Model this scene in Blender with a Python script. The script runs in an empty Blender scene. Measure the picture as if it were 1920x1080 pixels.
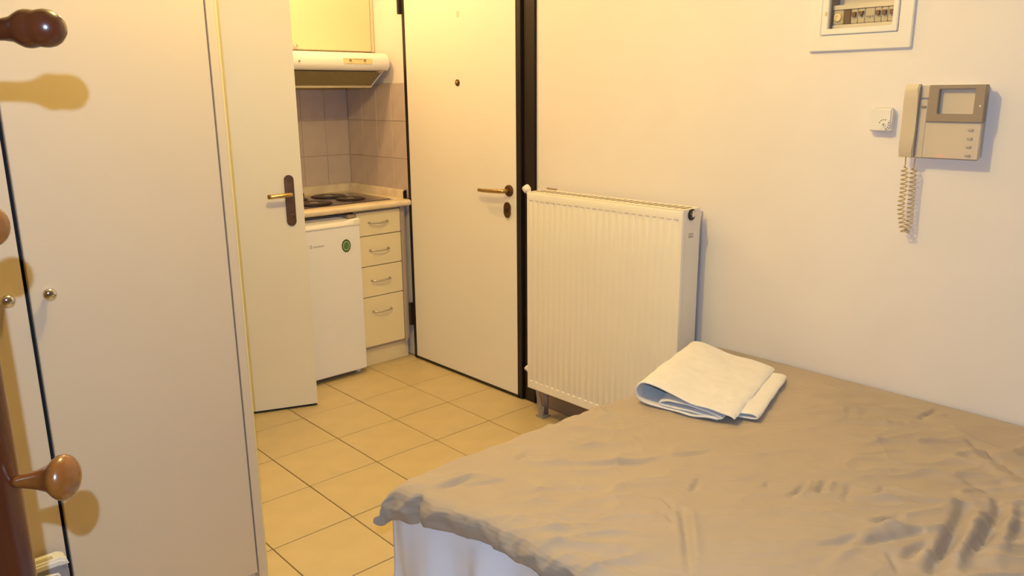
import bpy, bmesh, math, random
from mathutils import Vector, Matrix, noise
random.seed(7)
scene = bpy.context.scene
C = scene.collection

# ------------------------------------------------------------------ camera, world, lights, exposure
RIGHT = Vector((0.737986, -0.674766, -0.008242))
UP = Vector((0.166848, 0.170618, 0.971108))
FWD = Vector((0.653864, 0.718039, -0.238497))
CAM = Vector((0, 0, 1.45))
cd = bpy.data.cameras.new('camera'); cam = bpy.data.objects.new('camera', cd); C.objects.link(cam)
cd.sensor_width = 36; cd.lens = 1484.78 * 36 / 1920; cd.clip_start = 0.02
m = Matrix((RIGHT, UP, -FWD)).transposed().to_4x4(); m.translation = CAM
cam.matrix_world = m
scene.camera = cam

w = bpy.data.worlds.new('world'); scene.world = w; w.use_nodes = True
w.node_tree.nodes['Background'].inputs[0].default_value = (0.9, 0.8, 0.65, 1)
w.node_tree.nodes['Background'].inputs[1].default_value = 0.05

def lamp(name, kind, loc, power, col, radius):
    l = bpy.data.lights.new(name, kind); o = bpy.data.objects.new(name, l); C.objects.link(o)
    o.location = loc; l.energy = power; l.color = col; l.shadow_soft_size = radius
    return o
ROOM_LAMP = lamp('room_lamp_light', 'POINT', (1.00, 1.57, 2.55), 64, (1.0, 0.74, 0.235), 0.04)
HALL_LAMP = lamp('hall_lamp_light', 'POINT', (1.75, 3.34, 2.45), 31, (1.0, 0.635, 0.26), 0.035)
FL = lamp('camera_flash_light', 'SPOT', CAM + UP * 0.10 - FWD * 0.076, 112, (0.46, 0.67, 1.0), 0.005)
FL.data.spot_size = math.radians(110); FL.data.spot_blend = 0.6
FL.rotation_euler = m.to_euler()
scene.view_settings.view_transform = 'Standard'
scene.view_settings.look = 'None'
scene.view_settings.exposure = 0.0
scene.view_settings.gamma = 1.0
scene.view_settings.use_curve_mapping = False

# ------------------------------------------------------------------ materials
def mat(name, col, rough=0.6, metal=0.0, var=0.04, vscale=6.0, bump=0.0, bscale=80.0, spec=0.5, stretch=None, coat=0.0, emit=None, col2=None, trans=0.0, sheen=0.0):
    M = bpy.data.materials.new(name); M.use_nodes = True
    nt = M.node_tree; b = nt.nodes['Principled BSDF']
    b.inputs['Roughness'].default_value = rough; b.inputs['Metallic'].default_value = metal
    b.inputs['Specular IOR Level'].default_value = spec
    b.inputs['Coat Weight'].default_value = coat
    b.inputs['Transmission Weight'].default_value = trans
    b.inputs['Sheen Weight'].default_value = sheen
    tc = nt.nodes.new('ShaderNodeTexCoord'); mp = nt.nodes.new('ShaderNodeMapping')
    if stretch: mp.inputs['Scale'].default_value = stretch
    nt.links.new(tc.outputs['Object'], mp.inputs['Vector'])
    n = nt.nodes.new('ShaderNodeTexNoise'); n.inputs['Scale'].default_value = vscale; n.inputs['Detail'].default_value = 5
    nt.links.new(mp.outputs['Vector'], n.inputs['Vector'])
    r = nt.nodes.new('ShaderNodeValToRGB')
    c2 = col2 if col2 else tuple(max(0, c * (1 - 2 * var)) for c in col)
    r.color_ramp.elements[0].position = 0.3; r.color_ramp.elements[1].position = 0.7
    r.color_ramp.elements[0].color = (*c2, 1); r.color_ramp.elements[1].color = (*col, 1)
    nt.links.new(n.outputs['Fac'], r.inputs['Fac']); nt.links.new(r.outputs['Color'], b.inputs['Base Color'])
    if bump:
        n2 = nt.nodes.new('ShaderNodeTexNoise'); n2.inputs['Scale'].default_value = bscale; n2.inputs['Detail'].default_value = 4
        nt.links.new(mp.outputs['Vector'], n2.inputs['Vector'])
        bp = nt.nodes.new('ShaderNodeBump'); bp.inputs['Strength'].default_value = bump; bp.inputs['Distance'].default_value = 0.004
        nt.links.new(n2.outputs['Fac'], bp.inputs['Height']); nt.links.new(bp.outputs['Normal'], b.inputs['Normal'])
    if emit:
        b.inputs['Emission Color'].default_value = (*emit[0], 1); b.inputs['Emission Strength'].default_value = emit[1]
    return M
M = {}
M['wall'] = mat('painted_plaster', (0.80, 0.735, 0.67), 0.85, var=0.032, vscale=2.2, bump=0.06, bscale=35)
M['dim'] = mat('dim_unseen_wall', (0.30, 0.22, 0.16), 0.9)  # made-up dark finish for the unseen walls, cuts warm bounce light
M['ceil'] = mat('ceiling_paint', (0.80, 0.77, 0.70), 0.9, var=0.02)
M['tile'] = mat('beige_floor_tile', (0.60, 0.475, 0.25), 0.38, var=0.05, vscale=9, bump=0.03, bscale=30)
M['grout'] = mat('dark_grout', (0.20, 0.13, 0.06), 0.9, var=0.15)
M['wtile'] = mat('wall_tile_glaze', (0.60, 0.49, 0.42), 0.35, var=0.05, vscale=14, bump=0.03, bscale=40)
M['wgrout'] = mat('pale_grout', (0.50, 0.40, 0.31), 0.9)
M['wardrobe'] = mat('cream_melamine', (0.69, 0.555, 0.385), 0.5, var=0.012, vscale=3)
M['edgeband'] = mat('yellow_edge_band', (0.80, 0.66, 0.30), 0.5)
M['dark_gap'] = mat('gap_shade_black', (0.012, 0.010, 0.012), 0.8)  # black standing in for the shade inside gaps
M['idoor'] = mat('cream_door_paint', (0.80, 0.74, 0.61), 0.45, var=0.015, vscale=2.5)
M['edoor'] = mat('ivory_door_laminate', (0.85, 0.80, 0.70), 0.45, var=0.012, vscale=2.5)
M['bronze_frame'] = mat('dark_brown_steel', (0.016, 0.010, 0.008), 0.45, var=0.2)
M['bronze'] = mat('aged_bronze', (0.17, 0.09, 0.045), 0.4, 0.75, var=0.2, vscale=40)
M['brass'] = mat('worn_brass', (0.55, 0.38, 0.16), 0.3, 0.9, var=0.12, vscale=30)
M['chrome'] = mat('chrome', (0.70, 0.68, 0.66), 0.12, 1.0, var=0.03)
M['satin'] = mat('satin_nickel', (0.62, 0.57, 0.50), 0.35, 0.85, var=0.05)
M['white_plastic'] = mat('white_plastic', (0.80, 0.76, 0.68), 0.4, var=0.02)
M['fridge'] = mat('white_enamel', (0.85, 0.83, 0.82), 0.35, var=0.012)
M['fridge_top'] = mat('white_moulded_plastic', (0.80, 0.76, 0.69), 0.35, var=0.02)
M['drawer'] = mat('cream_cabinet_foil', (0.85, 0.73, 0.47), 0.45, var=0.02, vscale=5)
M['carcass'] = mat('cabinet_side_board', (0.50, 0.40, 0.30), 0.6, var=0.04)
M['counter'] = mat('marbled_laminate', (0.80, 0.69, 0.50), 0.35, vscale=14, col2=(0.66, 0.53, 0.35))
M['hob'] = mat('brown_glass_enamel', (0.045, 0.022, 0.014), 0.18, var=0.15, coat=0.5)
M['plate'] = mat('hot_plate_iron', (0.05, 0.035, 0.028), 0.35, 0.5, var=0.2)
M['black'] = mat('black_plastic', (0.012, 0.011, 0.012), 0.4)
M['hood'] = mat('white_hood_enamel', (0.82, 0.785, 0.72), 0.3, var=0.015)
M['filter'] = mat('greasy_metal_filter', (0.34, 0.29, 0.16), 0.45, 0.5, var=0.15, vscale=30, bump=0.3, bscale=300)
M['trimcream'] = mat('cream_plastic_label', (0.82, 0.66, 0.34), 0.5, var=0.03)
M['ucab'] = mat('yellow_cream_cabinet', (0.80, 0.62, 0.38), 0.45, var=0.015)
M['radiator'] = mat('ivory_radiator_enamel', (0.84, 0.79, 0.68), 0.35, var=0.012)
M['intercom'] = mat('beige_phone_plastic', (0.60, 0.505, 0.385), 0.45, var=0.02)
M['taupe'] = mat('taupe_bezel_plastic', (0.31, 0.245, 0.18), 0.4, var=0.03)
M['screen'] = mat('pale_monitor_glass', (0.50, 0.46, 0.45), 0.12, var=0.03, coat=0.5)
M['led'] = mat('red_led', (0.8, 0.1, 0.1), 0.4, emit=((1.0, 0.12, 0.12), 1.6))
M['grey'] = mat('grey_print', (0.25, 0.21, 0.18), 0.6)
M['tan'] = mat('tan_breaker_plastic', (0.50, 0.42, 0.28), 0.5, var=0.05)
M['brown'] = mat('brown_breaker_plastic', (0.16, 0.09, 0.06), 0.5, var=0.08)
M['recess'] = mat('recess_plastic', (0.66, 0.57, 0.42), 0.6)
M['green'] = mat('green_sticker', (0.035, 0.10, 0.020), 0.4, var=0.1)
M['lgreen'] = mat('light_green_sticker', (0.15, 0.29, 0.08), 0.4, var=0.25, vscale=120)
M['pgreen'] = mat('pale_green_ring', (0.55, 0.66, 0.36), 0.4)
M['duvet'] = mat('taupe_cotton', (0.41, 0.335, 0.25), 0.9, var=0.03, vscale=5, bump=0.05, bscale=500, spec=0.15, sheen=0.15)
M['sheet'] = mat('white_cotton', (0.84, 0.81, 0.82), 0.9, var=0.03, bump=0.04, bscale=500, spec=0.15)
M['towel'] = mat('white_terry', (0.80, 0.76, 0.71), 0.95, var=0.03, vscale=30, bump=0.35, bscale=420, spec=0.1, sheen=0.3)
M['dwood'] = mat('dark_mahogany_varnish', (0.080, 0.018, 0.005), 0.25, col2=(0.05, 0.011, 0.004), vscale=6, stretch=(9, 9, 0.9), coat=0.2)
M['hwood'] = mat('honey_wood_varnish', (0.23, 0.072, 0.012), 0.22, col2=(0.15, 0.043, 0.008), vscale=9, stretch=(4, 4, 4), coat=0.5)
M['greyplast'] = mat('smoky_grey_plastic', (0.30, 0.29, 0.31), 0.25, var=0.08, coat=0.3)
M['mattress'] = mat('mattress_ticking', (0.7, 0.66, 0.6), 0.9)

# ------------------------------------------------------------------ helpers
WM = {}
def setp(o, label=None, cat=None, group=None, kind=None):
    if label: o['label'] = label
    if cat: o['category'] = cat
    if group: o['group'] = group
    if kind: o['kind'] = kind
    return o
def thing(name, loc, label, cat, rz=0.0, group=None, kind=None):
    o = bpy.data.objects.new(name, None); C.objects.link(o)
    o.location = loc; o.rotation_euler = (0, 0, rz); o.empty_display_size = 0.05
    WM[o.name] = Matrix.Translation(loc) @ Matrix.Rotation(rz, 4, 'Z')
    return setp(o, label, cat, group, kind)
def obj(name, bm, material, parent=None, smooth=False, local=False, label=None, angle=None):
    """one mesh object; vertices are world coordinates unless local"""
    if parent is not None:
        base = WM[parent.name]
        if not local: bm.transform(base.inverted())
    bmesh.ops.recalc_face_normals(bm, faces=bm.faces)
    me = bpy.data.meshes.new(name); bm.to_mesh(me); bm.free()
    me.materials.append(material)
    o = bpy.data.objects.new(name, me); C.objects.link(o)
    if parent is not None: o.parent = parent; WM[o.name] = WM[parent.name]
    else: WM[o.name] = Matrix()
    if smooth:
        me.shade_smooth()
        if angle: 
            try: me.set_sharp_from_angle(angle=math.radians(angle))
            except Exception: pass
    if label: o['label'] = label
    return o
def B(): return bmesh.new()
def box(bm, x0, x1, y0, y1, z0, z1, bev=0.0, seg=2):
    r = bmesh.ops.create_cube(bm, size=1.0)
    vs = r['verts']
    for v in vs:
        v.co = Vector(((x0 + x1) / 2 + v.co.x * (x1 - x0), (y0 + y1) / 2 + v.co.y * (y1 - y0), (z0 + z1) / 2 + v.co.z * (z1 - z0)))
    if bev:
        es = list({e for v in vs for e in v.link_edges})
        bmesh.ops.bevel(bm, geom=es, offset=bev, segments=seg, affect='EDGES', clamp_overlap=True)
    return bm
def bx(*a, **k): return box(B(), *a, **k)
def frame_of(d):
    d = Vector(d).normalized()
    a = Vector((0, 0, 1)) if abs(d.z) < 0.9 else Vector((1, 0, 0))
    u = d.cross(a).normalized(); v = d.cross(u).normalized()
    return d, u, v
def lathe(bm, org, axis, prof, n=24, sx=1.0, sy=1.0):
    d, u, v = frame_of(axis); org = Vector(org); rings = []
    for r, t in prof:
        if r < 1e-6: rings.append([bm.verts.new(org + d * t)])
        else: rings.append([bm.verts.new(org + d * t + u * (r * sx * math.cos(2 * math.pi * k / n)) + v * (r * sy * math.sin(2 * math.pi * k / n))) for k in range(n)])
    for a, b in zip(rings[:-1], rings[1:]):
        for k in range(n):
            k2 = (k + 1) % n
            if len(a) == 1 and len(b) == 1: continue
            if len(a) == 1: bm.faces.new((a[0], b[k], b[k2]))
            elif len(b) == 1: bm.faces.new((a[k], a[k2], b[0]))
            else: bm.faces.new((a[k], a[k2], b[k2], b[k]))
    for ring, flip in ((rings[0], True), (rings[-1], False)):
        if len(ring) > 1: bm.faces.new(ring[::-1] if flip else ring)
    return bm
def tube(bm, pts, r, n=8, caps=True):
    pts = [Vector(p) for p in pts]; rings = []; u = None
    for i, p in enumerate(pts):
        t = (pts[min(i + 1, len(pts) - 1)] - pts[max(i - 1, 0)]).normalized()
        if u is None: _, u, _ = frame_of(t)
        u = (u - t * u.dot(t)).normalized(); v = t.cross(u)
        rr = r[i] if isinstance(r, (list, tuple)) else r
        rings.append([bm.verts.new(p + u * rr * math.cos(2 * math.pi * k / n) + v * rr * math.sin(2 * math.pi * k / n)) for k in range(n)])
    for a, b in zip(rings[:-1], rings[1:]):
        for k in range(n):
            bm.faces.new((a[k], a[(k + 1) % n], b[(k + 1) % n], b[k]))
    if caps: bm.faces.new(rings[0][::-1]); bm.faces.new(rings[-1])
    return bm
def prism(bm, poly, axis, a0, a1, bev=0.0, seg=2):
    """poly of 2-D points extruded along an axis: 'x': (y,z), 'y': (x,z), 'z': (x,y)"""
    def P(p, a):
        return {'x': (a, p[0], p[1]), 'y': (p[0], a, p[1]), 'z': (p[0], p[1], a)}[axis]
    A = [bm.verts.new(P(p, a0)) for p in poly]; D = [bm.verts.new(P(p, a1)) for p in poly]
    n = len(poly); bm.faces.new(A[::-1]); bm.faces.new(D)
    for k in range(n): bm.faces.new((A[k], A[(k + 1) % n], D[(k + 1) % n], D[k]))
    if bev:
        es = list({e for v in A + D for e in v.link_edges if (e.verts[0] in A) == (e.verts[1] in A)})
        bmesh.ops.bevel(bm, geom=es, offset=bev, segments=seg, affect='EDGES', clamp_overlap=True)
    return bm
def rrect(a0, a1, b0, b1, r, n=5):
    pts = []
    for ca, cb, s in ((a1 - r, b1 - r, 0), (a0 + r, b1 - r, 90), (a0 + r, b0 + r, 180), (a1 - r, b0 + r, 270)):
        for k in range(n + 1):
            t = math.radians(s + 90 * k / n); pts.append((ca + r * math.cos(t), cb + r * math.sin(t)))
    return pts
def ring_plate(bm, x0, x1, oy0, oy1, oz0, oz1, iy0, iy1, iz0, iz1, bev=0.002):
    """rectangular frame lying in the y-z plane between x0 and x1"""
    O = [(oy0, oz0), (oy1, oz0), (oy1, oz1), (oy0, oz1)]; I = [(iy0, iz0), (iy1, iz0), (iy1, iz1), (iy0, iz1)]
    vs = [[bm.verts.new((x, *p)) for p in L] for x in (x0, x1) for L in (O, I)]
    fo, fi, bo, bi = vs
    for k in range(4):
        j = (k + 1) % 4
        bm.faces.new((fo[k], fo[j], fi[j], fi[k])); bm.faces.new((bo[k], bo[j], bi[j], bi[k]))
        bm.faces.new((fo[k], fo[j], bo[j], bo[k])); bm.faces.new((fi[k], fi[j], bi[j], bi[k]))
    if bev: bmesh.ops.recalc_face_normals(bm, faces=bm.faces); bmesh.ops.bevel(bm, geom=[e for e in bm.edges if e.calc_face_angle(0) > 0.2], offset=bev, segments=2, affect='EDGES')
    return bm
def grid_mesh(bm, P):
    V = [[bm.verts.new(p) for p in row] for row in P]
    for a, b in zip(V[:-1], V[1:]):
        for k in range(len(a) - 1): bm.faces.new((a[k], a[k + 1], b[k + 1], b[k]))
    return V
def lerp(tab, x):
    """piecewise smooth interpolation of a table [(x, y), ...] sorted by x"""
    if x <= tab[0][0]: return tab[0][1]
    for (a, ya), (b, yb) in zip(tab[:-1], tab[1:]):
        if x <= b:
            t = (x - a) / (b - a); return ya + (yb - ya) * t
    return tab[-1][1]
def sstep(a, b, x):
    t = min(1, max(0, (x - a) / (b - a))); return t * t * (3 - 2 * t)

# ------------------------------------------------------------------ room shell
WX = 2.494; BY = 4.15; CEIL = 2.70; X0 = -1.30; Y0 = -1.50
def wall_holes(axis, p0, p1, a0, a1, holes):
    """wall slab between p0 and p1 on axis, spanning a0..a1, floor to ceiling, with rectangular holes (a0,a1,z0,z1)"""
    As = sorted({a0, a1, *[h[0] for h in holes], *[h[1] for h in holes]})
    Zs = sorted({0.0, CEIL, *[h[2] for h in holes], *[h[3] for h in holes]})
    bm = B()
    for i in range(len(As) - 1):
        for j in range(len(Zs) - 1):
            ca = (As[i] + As[i + 1]) / 2; cz = (Zs[j] + Zs[j + 1]) / 2
            if any(h[0] < ca < h[1] and h[2] < cz < h[3] for h in holes): continue
            if axis == 'x': box(bm, p0, p1, As[i], As[i + 1], Zs[j], Zs[j + 1])
            else: box(bm, As[i], As[i + 1], p0, p1, Zs[j], Zs[j + 1])
    return bm
DOOR_HOLE = (2.575, 3.546, 0.0, 2.12); FUSE_HOLE = (1.045, 1.256, 1.630, 1.772)
wall_right = setp(obj('wall_right', wall_holes('x', WX, WX + 0.16, Y0 - 0.12, BY + 0.12, [DOOR_HOLE, FUSE_HOLE]), M['wall']), kind='structure')
wall_back = setp(obj('wall_back', wall_holes('y', BY, BY + 0.12, 0.88, WX, []), M['wall']), kind='structure')
setp(obj('wall_hall', wall_holes('x', 0.88, 1.0, 2.72, BY, [(2.82, 3.57, 0.0, 2.06)]), M['wall']), kind='structure')
setp(obj('wall_wardrobe', wall_holes('y', 2.60, 2.72, X0 - 0.12, 1.0, []), M['wall']), kind='structure')
setp(obj('wall_left', wall_holes('x', X0 - 0.12, X0, Y0, 2.60, []), M['dim']), kind='structure')
setp(obj('wall_front', wall_holes('y', Y0 - 0.12, Y0, X0 - 0.12, WX, []), M['dim']), kind='structure')
setp(obj('ceiling', bx(X0 - 0.12, WX + 0.16, Y0 - 0.12, BY + 0.12, CEIL, CEIL + 0.1), M['ceil']), kind='structure')
# small room behind the open inner door
setp(obj('wall_washroom', wall_holes('x', -0.12, 0.0, 2.72, BY, []), M['wall']), kind='structure')
setp(obj('trim_1', bx(0.87, 1.012, 3.57, 3.62, 0.0, 2.10, bev=0.003), M['idoor']), kind='structure')
setp(obj('trim_2', bx(0.87, 1.012, 2.77, 2.82, 0.0, 2.10, bev=0.003), M['idoor']), kind='structure')
setp(obj('trim_3', bx(0.87, 1.012, 2.77, 3.62, 2.06, 2.10, bev=0.003), M['idoor']), kind='structure')

setp(obj('shade_strip_right', bx(WX - 0.009, WX + 0.001, 0.3, 2.560, 0, 0.085, bev=0.002), mat('wall_foot_shade_brown', (0.30, 0.215, 0.13), 0.45)), kind='structure')  # added brown strip, paints the shade at the wall foot under the radiator
floor = setp(obj('floor', bx(X0 - 0.12, WX + 0.16, Y0 - 0.12, BY + 0.12, -0.12, -0.0025), M['grout']), kind='structure')
# floor tiles: one shared mesh for whole ones, own meshes for the cut ones
PX, PY = 0.3015, 0.3085; GX, GY = 1.5835, 2.873; J = 0.0022
tile_mesh = {}
def tile_me(wd, dp):
    key = (round(wd, 3), round(dp, 3))
    if key not in tile_mesh:
        bm = bx(-wd / 2, wd / 2, -dp / 2, dp / 2, -0.008, 0.0, bev=0.0012, seg=1)
        bmesh.ops.recalc_face_normals(bm, faces=bm.faces)
        me = bpy.data.meshes.new('tile'); bm.to_mesh(me); bm.free(); me.materials.append(M['tile']); tile_mesh[key] = me
    return tile_mesh[key]
def in_room(cx, cy): return (cy < 2.60) or cx > 1.0
for i in range(-10, 4):
    for j in range(-15, 6):
        x0 = GX + i * PX + J; x1 = x0 + PX - 2 * J; y0 = GY + j * PY + J; y1 = y0 + PY - 2 * J
        x0 = max(x0, X0); x1 = min(x1, WX - 0.002); y0 = max(y0, Y0); y1 = min(y1, BY)
        if x1 - x0 < 0.02 or y1 - y0 < 0.02: continue
        if y0 >= 2.60 - 0.03 and x1 < 1.0: continue
        if y0 < 2.60 < y1 and x1 < 1.0: y1 = 2.60
        if y0 > 2.60 - 0.03 and x0 < 1.0: x0 = 1.0
        if x1 - x0 < 0.02 or y1 - y0 < 0.02: continue
        o = bpy.data.objects.new('tile', tile_me(x1 - x0, y1 - y0)); C.objects.link(o)
        o.location = ((x0 + x1) / 2, (y0 + y1) / 2, random.uniform(-0.0004, 0.0002)); o.parent = floor

# wall tiles of the kitchen nook
def wall_tiles(parent, axis, p, a0, a1, z0, z1, tw, th, start):
    k = 0
    mesh = {}
    a = start
    while a > a0 + 0.01:
        lo = max(a - tw, a0)
        z = z1
        while z > z0 + 0.01:
            zl = max(z - th, z0)
            w_, h_ = round(a - lo - 0.003, 4), round(z - zl - 0.003, 4)
            if (w_, h_) not in mesh:
                if axis == 'x': bm = bx(-0.006, 0.004, -w_ / 2, w_ / 2, -h_ / 2, h_ / 2, bev=0.0015, seg=1)
                else: bm = bx(-w_ / 2, w_ / 2, -0.006, 0.004, -h_ / 2, h_ / 2, bev=0.0015, seg=1)
                bmesh.ops.recalc_face_normals(bm, faces=bm.faces)
                me = bpy.data.meshes.new('wall_tile'); bm.to_mesh(me); bm.free(); me.materials.append(M['wtile']); mesh[(w_, h_)] = me
            o = bpy.data.objects.new('wall_tile', mesh[(w_, h_)]); C.objects.link(o); o.parent = parent
            d = random.uniform(0, 0.0006)
            o.location = (p + d, (a + lo) / 2, (z + zl) / 2) if axis == 'x' else ((a + lo) / 2, p + d, (z + zl) / 2)
            z = zl
        a = lo
bed_x = obj('tile_bed', bx(WX - 0.0035, WX + 0.002, 3.562, BY, 0.90, 1.51), M['wgrout'], wall_right)
bed_y = obj('tile_bed', bx(1.0, WX, BY - 0.0035, BY + 0.002, 0.90, 1.51), M['wgrout'], wall_back)
wall_tiles(wall_right, 'x', WX - 0.001, 3.562, BY - 0.008, 0.90, 1.51, 0.15, 0.2, BY - 0.008)
wall_tiles(wall_back, 'y', BY - 0.001, 1.0, WX - 0.007, 0.90, 1.51, 0.15, 0.2, WX - 0.007)

# ------------------------------------------------------------------ entry door
d1 = thing('door_1', (2.47, 3.10, 0), 'ivory entrance door with dark brown steel frame, peephole and bronze lever', 'door', kind='structure')
bm = B()
box(bm, 2.483, 2.60, 2.566, 2.640, 0, 2.13, bev=0.004); box(bm, 2.488, 2.60, 3.539, 3.547, 0, 2.13, bev=0.001); box(bm, 2.483, 2.60, 2.566, 3.548, 2.075, 2.13, bev=0.004)
obj('door_frame', bm, M['bronze_frame'], d1)
obj('door_leaf', bx(2.4705, 2.52, 2.6765, 3.514, 0.016, 2.06, bev=0.0015), M['edoor'], d1)
bm = B()
box(bm, 2.4695, 2.525, 2.644, 2.6775, 0.004, 2.072, bev=0.002); box(bm, 2.4695, 2.525, 3.513, 3.538, 0.004, 2.072, bev=0.002)
box(bm, 2.4695, 2.525, 2.66, 3.53, 0.004, 0.0165, bev=0.002); box(bm, 2.4695, 2.525, 2.66, 3.53, 2.058, 2.072, bev=0.002)
obj('leaf_edging', bm, M['bronze_frame'], d1)
for z in (0.19, 1.85):
    bm = B(); box(bm, 2.462, 2.482, 3.536, 3.562, z, z + 0.128, bev=0.003); lathe(bm, (2.462, 3.551, z), (0, 0, 1), [(0.008, 0), (0.008, 0.128)], 12)
    obj('hinge', bm, M['bronze_frame'], d1)
ho = obj('lever_handle', tube(B(), [(2.468, 2.725, 1.012), (2.440, 2.725, 1.012), (2.428, 2.732, 1.012), (2.424, 2.75, 1.011), (2.424, 2.80, 1.008), (2.424, 2.86, 1.006), (2.427, 2.893, 1.006), (2.433, 2.903, 1.006)], [0.010, 0.010, 0.0105, 0.010, 0.0095, 0.009, 0.009, 0.007], 12), M['brass'], d1, smooth=True, label='worn brass lever')
obj('rosette', lathe(B(), (2.4706, 2.725, 1.012), (-1, 0, 0), [(0.027, 0), (0.027, 0.006), (0.024, 0.010), (0.012, 0.012)], 28), M['bronze'], ho, smooth=True, angle=40)
esc = obj('lock_escutcheon', prism(B(), rrect(2.716, 2.758, 0.884, 0.958, 0.0205), 'x', 2.462, 2.4706, bev=0.002), M['bronze'], d1)
obj('keyhole', lathe(B(), (2.4621, 2.737, 0.918), (-1, 0, 0), [(0.011, 0), (0.011, 0.003), (0.009, 0.0035)], 16), M['black'], esc)
ph = obj('peephole', lathe(B(), (2.4706, 3.09, 1.503), (-1, 0, 0), [(0.0155, 0), (0.0155, 0.004), (0.011, 0.006)], 24), M['bronze'], d1, smooth=True, angle=40)
obj('lens', lathe(B(), (2.4646, 3.09, 1.503), (-1, 0, 0), [(0.009, 0), (0.006, 0.002), (0, 0.003)], 16), M['brass'], ph, smooth=True)
obj('scuff_mark', prism(B(), rrect(3.066, 3.088, 1.800, 1.832, 0.0105), 'x', 2.4699, 2.4706), mat('scuffed_paint', (0.72, 0.65, 0.50), 0.6), d1, label='faint oval mark on the leaf')

# ------------------------------------------------------------------ inner door, standing open
d2 = thing('door_2', (0.9997, 3.5492, 0), 'plain cream interior door standing open in front of the kitchenette', 'door', rz=math.radians(-21.563), kind='structure')
LW = 0.762
obj('door_leaf', bx(0, LW, 0.0, 0.040, 0.012, 2.03, bev=0.002), M['idoor'], d2, local=True)
obj('bottom_gap_shade', bx(0.003, LW - 0.003, 0.006, 0.034, 0.004, 0.0125), M['dark_gap'], d2, local=True)  # black strip painting the shade in the gap below the leaf
pl = obj('handle_plate', prism(B(), rrect(0.683, 0.725, 0.878, 1.106, 0.0205), 'y', -0.007, 0.0005, bev=0.002), M['bronze'], d2, local=True)
obj('lever_handle', tube(B(), [(0.706, -0.006, 1.022), (0.706, -0.035, 1.022), (0.700, -0.047, 1.022), (0.685, -0.051, 1.0215), (0.65, -0.051, 1.020), (0.622, -0.050, 1.018), (0.606, -0.047, 1.018)], [0.010, 0.010, 0.0105, 0.010, 0.0095, 0.010, 0.010], 12), M['brass'], pl, smooth=True, local=True, label='worn brass lever')
obj('key', bx(0.699, 0.718, -0.012, -0.006, 0.926, 0.931, bev=0.001), M['chrome'], pl, local=True)
obj('latch', bx(LW - 0.001, LW + 0.006, 0.012, 0.028, 0.995, 1.02, bev=0.001), M['bronze'], d2, local=True)

# ------------------------------------------------------------------ wardrobe
wd = thing('wardrobe', (0.37, 2.32, 0), 'tall cream two-door wardrobe with round chrome knobs on the left', 'wardrobe')
WY = 2.05; GAP0, GAP1 = 0.3595, 0.3690; WR = 0.8385; WL = GAP0 - (WR - GAP1)
obj('side_panel', bx(WR + 0.004, 0.8655, WY - 0.001, 2.59, 0, 2.15, bev=0.0008), M['wardrobe'], wd)
obj('side_panel', bx(WL - 0.031, WL - 0.004, WY - 0.001, 2.59, 0, 2.15, bev=0.0008), M['wardrobe'], wd)
obj('edge_band', bx(0.8655, 0.8700, WY - 0.001, WY + 0.022, 0, 2.15), M['edgeband'], wd, label='yellow edge strip of the side panel')  # thin yellow strip at the panel's front corner
obj('back_panel', bx(WL - 0.02, WR + 0.01, 2.575, 2.585, 0.06, 2.14), M['wardrobe'], wd)
obj('top_panel', bx(WL - 0.004, WR + 0.004, WY + 0.02, 2.575, 2.12, 2.14), M['wardrobe'], wd)
obj('bottom_panel', bx(WL - 0.004, WR + 0.004, WY + 0.024, 2.575, 0.07, 0.088), M['wardrobe'], wd)
obj('plinth', bx(WL - 0.004, WR + 0.004, WY + 0.03, WY + 0.045, 0, 0.07), M['wardrobe'], wd)
obj('door_gap_shade', bx(GAP0 - 0.004, GAP1 + 0.004, WY + 0.03, 2.575, 0.088, 2.12), M['dark_gap'], wd)  # black panel behind the door gap, stands in for the shade inside
def knob(name, x, z, parent):
    bm = lathe(B(), (x, WY - 0.0002, z), (0, -1, 0), [(0.0065, 0), (0.0062, 0.008), (0.0075, 0.0115), (0.0125, 0.0155), (0.0145, 0.0205), (0.0142, 0.0245), (0.0115, 0.0285), (0.006, 0.0305), (0, 0.031)], 28)
    return obj(name, bm, M['chrome'], parent, smooth=True)
dr = obj('door', bx(GAP1, WR, WY, WY + 0.019, 0.078, 2.12, bev=0.0015), M['wardrobe'], wd)
dl = obj('door', bx(WL, GAP0, WY, WY + 0.019, 0.078, 2.12, bev=0.0015), M['wardrobe'], wd)
knob('knob', 0.405, 1.009, dr); knob('knob', 0.321, 1.008, dl)

# ------------------------------------------------------------------ kitchenette
cb = thing('drawer_cabinet', (2.29, 3.85, 0), 'narrow cream kitchen base cabinet with four drawers beside the fridge', 'cabinet')
bm = B(); box(bm, 2.142, 2.160, 3.572, 4.13, 0.10, 0.862); box(bm, 2.424, 2.442, 3.556, 4.13, 0.10, 0.862); box(bm, 2.142, 2.442, 4.12, 4.135, 0.10, 0.862); box(bm, 2.142, 2.442, 3.572, 4.13, 0.10, 0.118); box(bm, 2.142, 2.442, 3.58, 3.66, 0.845, 0.862)
obj('carcass', bm, M['carcass'], cb)
obj('plinth', bx(2.142, 2.463, 3.588, 3.604, 0.0, 0.112, bev=0.001), M['drawer'], cb)
obj('filler_strip', bx(2.4435, 2.456, 3.562, 3.58, 0.112, 0.862), M['carcass'], cb)
def bow(x0, x1, y, z, out=0.024, r=0.005):
    pts = [(x0, y, z), (x0 + 0.004, y - out * 0.7, z)]
    for k in range(1, 10):
        t = k / 10; pts.append((x0 + 0.008 + (x1 - x0 - 0.016) * t, y - out * (0.8 + 0.45 * math.sin(math.pi * t)), z - 0.002 * math.sin(math.pi * t)))
    pts += [(x1 - 0.004, y - out * 0.7, z), (x1, y, z)]
    return tube(B(), pts, r, 10)
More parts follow.
